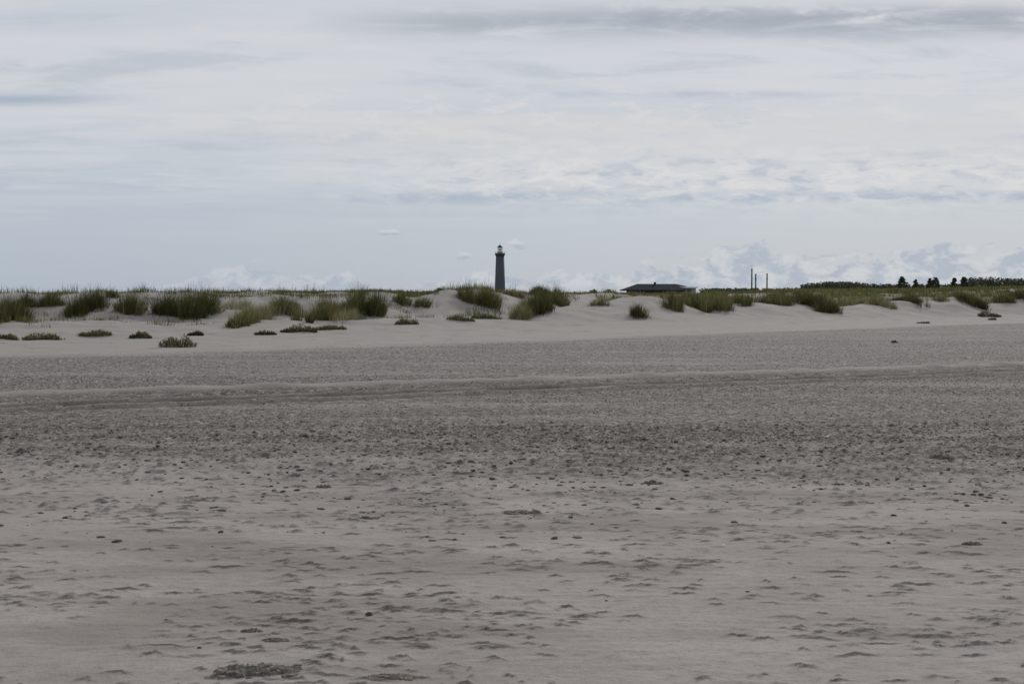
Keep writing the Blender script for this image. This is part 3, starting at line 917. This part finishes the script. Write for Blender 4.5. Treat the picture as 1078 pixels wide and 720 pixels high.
# ------------------------------------------------------------------ things lying on the beach
def clump(name, xi, rw, wpx, hpx, mat, label, cat, tail=0.0, bits=9, group='clods and litter on the near sand'):
    """a crumbled lump: several rough pieces melted together into one mesh"""
    bx, by = on_ground(xi, rw)
    s = by / FPX; w = wpx * s; h = hpx * s * (.62 if bits > 6 else 1)
    z0 = float(ground_z(bx, by))
    V, Fc = [], []; off = 0
    sc_ = .38 if bits > 20 else .8
    for k in range(bits * (8 if bits > 20 else 5) if bits > 3 else bits):
        if bits > 20: sc_ = rng.uniform(.22, .75) ** 1.3 * 1.1
        t = rng.uniform(-.5, .5) if bits > 3 else rng.uniform(-.25, .25)
        hh = h * math.sqrt(max(.05, 1 - (1.9 * t) ** 2)) * rng.uniform(.25, 1.1) + .003
        if tail: hh = h * (.10 + .90 * np.clip((t + .5), 0, 1) ** 1.4) * rng.uniform(.75, 1.1)
        px, py = t * w, rng.normal(0, w * .08)
        jit = 1 + (.9 if bits > 3 else .3) * (rng.random(12) - .5)
        a = rng.random() * 6.28; ca, sa = math.cos(a), math.sin(a)
        v = icov * jit[:, None]
        v = np.stack([v[:, 0] * ca - v[:, 1] * sa, v[:, 0] * sa + v[:, 1] * ca, v[:, 2]], -1) * (np.array([w * rng.uniform(.06, .17), w * rng.uniform(.05, .14), hh * .8]) * np.array([sc_, sc_, 1]) if bits > 3 else np.array([w * .36, w * .28, h * .6]))
        gz = float(ground_z(bx + px, by + py)) - z0
        v = v + np.array([px, py, gz + hh * .18 * rng.random()])
        V.append(v); Fc.append(icof + off); off += 12
    o = mesh_from(name, np.concatenate(V), np.concatenate(Fc), mat, None, False)
    o.location = (bx, by, z0)
    tag(o, label, cat, group)


M_wet = plain('damp_sand_clod', (.150, .130, .115), .95, .3, 30)
M_redw = plain('reddish_weed', (.16, .125, .110), .85, .3, 25)
M_stone = plain('dark_stone', (.055, .052, .05), .7, .2, 30)
M_shell = plain('shell', (.62, .60, .57), .6, .1, 40)
clump('sand_clod', 549, 541, 34, 7, M_wet, 'wedge shaped dark sand clod with a long low tail, alone mid beach', 'clod', tail=1, bits=12)
clump('stone', 388, 650, 10, 5.5, M_stone, 'small black stone half sunk in the sand, lower left of the middle', 'stone', bits=3)
clump('sand_clod', 269, 710, 84, 8, M_wet, 'widest ragged ridge of dark moist sand crumbs, at the bottom left of the middle', 'clod', bits=34)
clump('dried_seaweed', 288, 677, 27, 4.5, M_redw, 'short reddish weed scrap just above the wide ragged ridge of crumbs', 'seaweed', bits=14, group='dried weed on the near sand')
clump('dried_seaweed', 412, 716, 40, 4.5, M_redw, 'reddish weed scrap at the bottom edge of the photo', 'seaweed', bits=18, group='dried weed on the near sand')
clump('sand_clod', 263, 668, 22, 5, M_wet, 'grey crumbled clod next to the short reddish weed scrap', 'clod', bits=10)
clump('sand_clod', 22, 476, 14, 6, M_wet, 'black clod at the far left where shingle meets smooth sand', 'clod', bits=7)
clump('sand_clod', 687, 510, 22, 6, M_wet, 'two humped dark clod in the strip of crumbs right of the middle', 'clod', bits=9)
clump('sand_clod', 1026, 575, 20, 6, M_wet, 'dark clod at right with a crumbled fringe, halfway down the smooth sand', 'clod', bits=10)
clump('sand_clod', 992, 482, 26, 6, M_wet, 'jagged clod near the right edge on the border of the shingle', 'clod', bits=9)
clump('stone', 318, 445, 7, 3, M_redw, 'small reddish stone on the brown shingle below the wheel tracks', 'stone', bits=3)
clump('sand_clod', 340, 514, 16, 5, M_wet, 'clod in the crumb strip left of the middle', 'clod', bits=8)
clump('sand_clod', 388, 547, 18, 4, M_wet, 'small low clod between the crumb strip and the wedge shaped clod, at its left', 'clod', bits=8)
clump('stone', 208, 685, 6, 3, M_stone, 'tiny dark stone left of the grey crumbled clod', 'stone', bits=2)
clump('shell', 501, 514, 5, 3, M_shell, 'white shell fragment in the crumb strip, above the wedge shaped clod', 'shell', bits=2)
clump('shell', 763, 576, 5, 2.5, M_shell, 'white shell fragment on smooth sand right of the middle', 'shell', bits=2)
clump('driftwood', 972, 340.5, 14, 4, M_stone, 'dark lump of driftwood on pale sand at the upper edge of the shingle', 'driftwood', bits=7, group='driftwood up the beach')
clump('driftwood', 942, 361, 7, 4, M_stone, 'small dark lump on the grey shingle below the larger driftwood, right side', 'driftwood', bits=4, group='driftwood up the beach')

# ------------------------------------------------------------------ light and sky
SUN_EL, SUN_AZ = math.radians(30), math.radians(20)      # azimuth from +Y towards +X: ahead, a little right
sun = bpy.data.lights.new('Sun', 'SUN'); sun.energy = 2.2; sun.angle = math.radians(7); sun.color = (1, .965, .92)
so = bpy.data.objects.new('Sun', sun); COL.objects.link(so)
from mathutils import Vector
sd = Vector((math.cos(SUN_EL) * math.sin(SUN_AZ), math.cos(SUN_EL) * math.cos(SUN_AZ), math.sin(SUN_EL)))
so.rotation_euler = sd.to_track_quat('Z', 'Y').to_euler()

world = bpy.data.worlds.new('World'); scene.world = world; world.use_nodes = True
wt = NT(world.node_tree); bg = wt.n['Background']
sky = wt.node('ShaderNodeTexSky', sky_type='NISHITA'); sky.sun_disc = False
sky.sun_elevation = SUN_EL; sky.sun_rotation = SUN_AZ
STR = .10
bg.inputs['Strength'].default_value = STR
dirv = wt.node('ShaderNodeTexCoord').outputs['Generated']
sp = wt.node('ShaderNodeSeparateXYZ'); wt.l.new(dirv, sp.inputs[0])
dx, dy, dz = sp.outputs
el = wt.math('DIVIDE', dz, wt.math('MAXIMUM', wt.math('ABSOLUTE', dy), .15)); az = wt.math('ARCTAN2', dx, dy)


def vec(x, y, z=0.0):
    nd = wt.node('ShaderNodeCombineXYZ')
    for s, v in zip(nd.inputs, (x, y, z)): wt.put(s, v)
    return nd.outputs[0]


def gauss(v, c, w):
    q = wt.math('DIVIDE', wt.math('SUBTRACT', v, c), w)
    return wt.math('EXPONENT', wt.math('MULTIPLY', wt.math('MULTIPLY', q, q), -1.0))
def C(r, g, b, k=1.0):                 # sRGB 0-255 as it should show -> background colour
    lin = lambda c: ((c / 255 + .055) / 1.055) ** 2.4 if c > 10 else c / 255 / 12.92
    return tuple(lin(c) * k / STR for c in (r, g, b)) + (1,)
eprow = lambda r: math.tan(math.atan((360 - r) / FPX) - math.atan((360 - HROW) / FPX))
# the thin veil: bluish low down, pale grey higher up
veil = wt.ramp(wt.remap(el, 0, .24, 0, 1, False), [(0, C(168, 182, 198)[:3]), (.22, C(177, 188, 202)[:3]), (.5, C(188, 195, 207)[:3]), (.8, C(197, 202, 211)[:3]), (1, C(199, 203, 210)[:3])])
base = wt.mix(.92, sky.outputs[0], veil)
# high cloud on a layer overhead: seen in perspective as streaks
pz = wt.math('ADD', wt.math('MAXIMUM', dz, 0.0), .05)
qx = wt.math('DIVIDE', dx, pz); qy = wt.math('DIVIDE', dy, pz)
n_a = wt.noise(vec(wt.math('MULTIPLY', qx, .40), wt.math('MULTIPLY', qy, .9), 3.1), .50, 7, .60, .5)
n_b = wt.noise(vec(wt.math('MULTIPLY', qx, .9), wt.math('MULTIPLY', qy, 1.5), 9.7), 1.3, 7, .64, .3)
hi = wt.remap(el, .03, .12)
c1 = wt.mix(wt.math('MULTIPLY', wt.remap(n_a, .46, .68, 0, .55), hi), base, C(217, 219, 220))
c1 = wt.mix(wt.math('MULTIPLY', wt.remap(n_a, .50, .30, 0, .55), hi), c1, C(178, 186, 199))
c1 = wt.mix(wt.math('MULTIPLY', wt.remap(n_b, .50, .66, 0, .60), hi), c1, C(213, 214, 216))
c1 = wt.mix(wt.math('MULTIPLY', wt.remap(n_b, .48, .32, 0, .45), hi), c1, C(174, 182, 195))


def bank(c, el0, dw, az0, az1, fz, nz, col, amt, lo=.35, hi_=.6):
    m = wt.math('MULTIPLY', gauss(el, el0, dw), wt.math('MULTIPLY', wt.remap(az, az0 - fz, az0 + fz), wt.remap(az, az1 + fz, az1 - fz)))
    m = wt.math('MULTIPLY', m, wt.remap(nz, lo, hi_))
    return wt.mix(wt.math('MULTIPLY', m, amt), c, col)
n_c = wt.noise(vec(wt.math('MULTIPLY', az, 9), wt.math('MULTIPLY', el, 55), 1.7), 1.0, 7, .6, .5)
n_d = wt.noise(vec(wt.math('MULTIPLY', az, 24), wt.math('MULTIPLY', el, 80), 5.3), 1.0, 6, .62, .3)
# grey bank across the top right, slate streaks, paler bars
c1 = bank(c1, eprow(25), .0105, -.10, .60, .08, n_c, C(166, 173, 183), .80, .32, .56)
c1 = bank(c1, eprow(18), .008, .05, .60, .06, n_d, C(163, 169, 181), .7, .35, .55)
c1 = bank(c1, eprow(105), .0045, -.60, -.30, .06, n_c, C(160, 174, 192), .8, .25, .5)
c1 = bank(c1, eprow(70), .006, -.60, -.28, .08, n_d, C(184, 190, 200), .6)
c1 = bank(c1, eprow(94), .006, .10, .60, .10, n_c, C(211, 213, 218), .8, .3, .5)
c1 = bank(c1, eprow(100), .003, .0, .24, .06, n_d, C(172, 184, 202), .5, .4, .6)
c1 = bank(c1, eprow(140), .016, -.18, .50, .12, n_d, C(211, 211, 212), .8, .3, .55)
c1 = bank(c1, eprow(185), .010, -.1, .60, .12, n_d, C(212, 213, 215), 1.0, .44, .58)
c1 = bank(c1, eprow(208), .0045, -.14, .50, .06, n_d, C(172, 184, 199), .85, .38, .58)
c1 = bank(c1, eprow(148), .005, -.60, -.30, .06, n_c, C(178, 187, 199), .6)
# distant heaps of cumulus over the horizon
n_e = wt.noise(vec(wt.math('MULTIPLY', az, 34), wt.math('MULTIPLY', el, 70), 2.2), 1.0, 7, .62, .3)
n_g = wt.noise(vec(wt.math('MULTIPLY', az, 38), wt.math('MULTIPLY', el, 120), 6.6), 1.0, 6, .60, .35)
n_h = wt.noise(vec(wt.math('MULTIPLY', az, 80), wt.math('MULTIPLY', el, 150), 3.3), 1.0, 6, .65, .3)
n_f = wt.noise(vec(wt.math('MULTIPLY', az, 7), 0.0, 4.0), 1.0, 2, .5)
topel = wt.math('ADD', .003, wt.math('MULTIPLY', wt.remap(n_f, .30, .58), .019))
topel = wt.math('ADD', topel, wt.math('MULTIPLY', wt.remap(az, -.05, .2), .016))
topel = wt.math('SUBTRACT', topel, wt.math('MULTIPLY', wt.remap(az, -.20, -.26), .012))
inside = wt.math('SUBTRACT', topel, el)
puff = wt.math('ADD', wt.math('MULTIPLY', inside, 14.0), wt.math('SUBTRACT', n_e, .50))
lowcut = wt.remap(el, .002, .010)
pm = wt.math('MULTIPLY', wt.remap(puff, -.01, .10), lowcut)
lit = wt.remap(wt.noise(vec(wt.math('MULTIPLY', az, 55), wt.math('MULTIPLY', el, 90), 8.2), 1.0, 6, .62, .3), .40, .60)
pc = wt.mix(lit, C(164, 177, 193), C(207, 210, 214))
rimm = wt.math('MULTIPLY', wt.remap(puff, .22, .03), lit)
pc = wt.mix(wt.math('MULTIPLY', rimm, .6), pc, C(209, 212, 215))
c1 = wt.mix(wt.math('MULTIPLY', pm, wt.remap(az, -.25, .05, .42, .66)), c1, pc)
# broken heap cloud, middle height on the right
c1 = bank(c1, eprow(192), .020, -.08, .60, .12, n_g, C(176, 186, 200), .65, .47, .36)
c1 = bank(c1, eprow(186), .020, -.08, .60, .12, n_g, C(217, 218, 219), .95, .50, .62)
c1 = bank(c1, eprow(120), .022, -.20, .45, .12, n_g, C(216, 216, 217), .6, .50, .64)
# two small lone puffs by the lighthouse
for px_, pr, wx, wy in ((410, 245, .010, .0028), (544, 257.5, .0085, .0034), (487, 269, .008, .004)):
    g0 = g1 = wt.math('MULTIPLY', gauss(az, math.atan((px_ - 539) / FPX), wx), gauss(el, eprow(pr), wy))
    g1 = wt.math('MULTIPLY', wt.remap(wt.math('ADD', g1, wt.math('MULTIPLY', wt.math('SUBTRACT', n_h, .5), 2.6)), .30, .75), .8)
    g1 = wt.math('MULTIPLY', g1, wt.remap(g0, .08, .35))
    sh = wt.remap(el, eprow(pr + 3), eprow(pr - 2))
    c1 = wt.mix(g1, c1, wt.mix(sh, C(166, 175, 189), C(207, 210, 214)))
# overhead and behind the camera the cloud is a shade darker
wt.l.new(c1, bg.inputs['Color'])

# ------------------------------------------------------------------ camera
cam = bpy.data.cameras.new('Camera'); cam.sensor_width = 36; cam.lens = FPX / 1078 * 36
cam.clip_end = 20000; cam.clip_start = .1
co = bpy.data.objects.new('Camera', cam); COL.objects.link(co)
pitch = math.atan((360 - HROW) / FPX)
co.location = (0, 0, EYE); co.rotation_euler = (math.pi / 2 - pitch, 0, 0)
scene.camera = co
scene.render.engine = 'CYCLES'
scene.view_settings.view_transform = 'Standard'; scene.view_settings.look = 'None'
scene.view_settings.exposure = 0.0; scene.view_settings.gamma = 1.0
scene.view_settings.use_curve_mapping = False
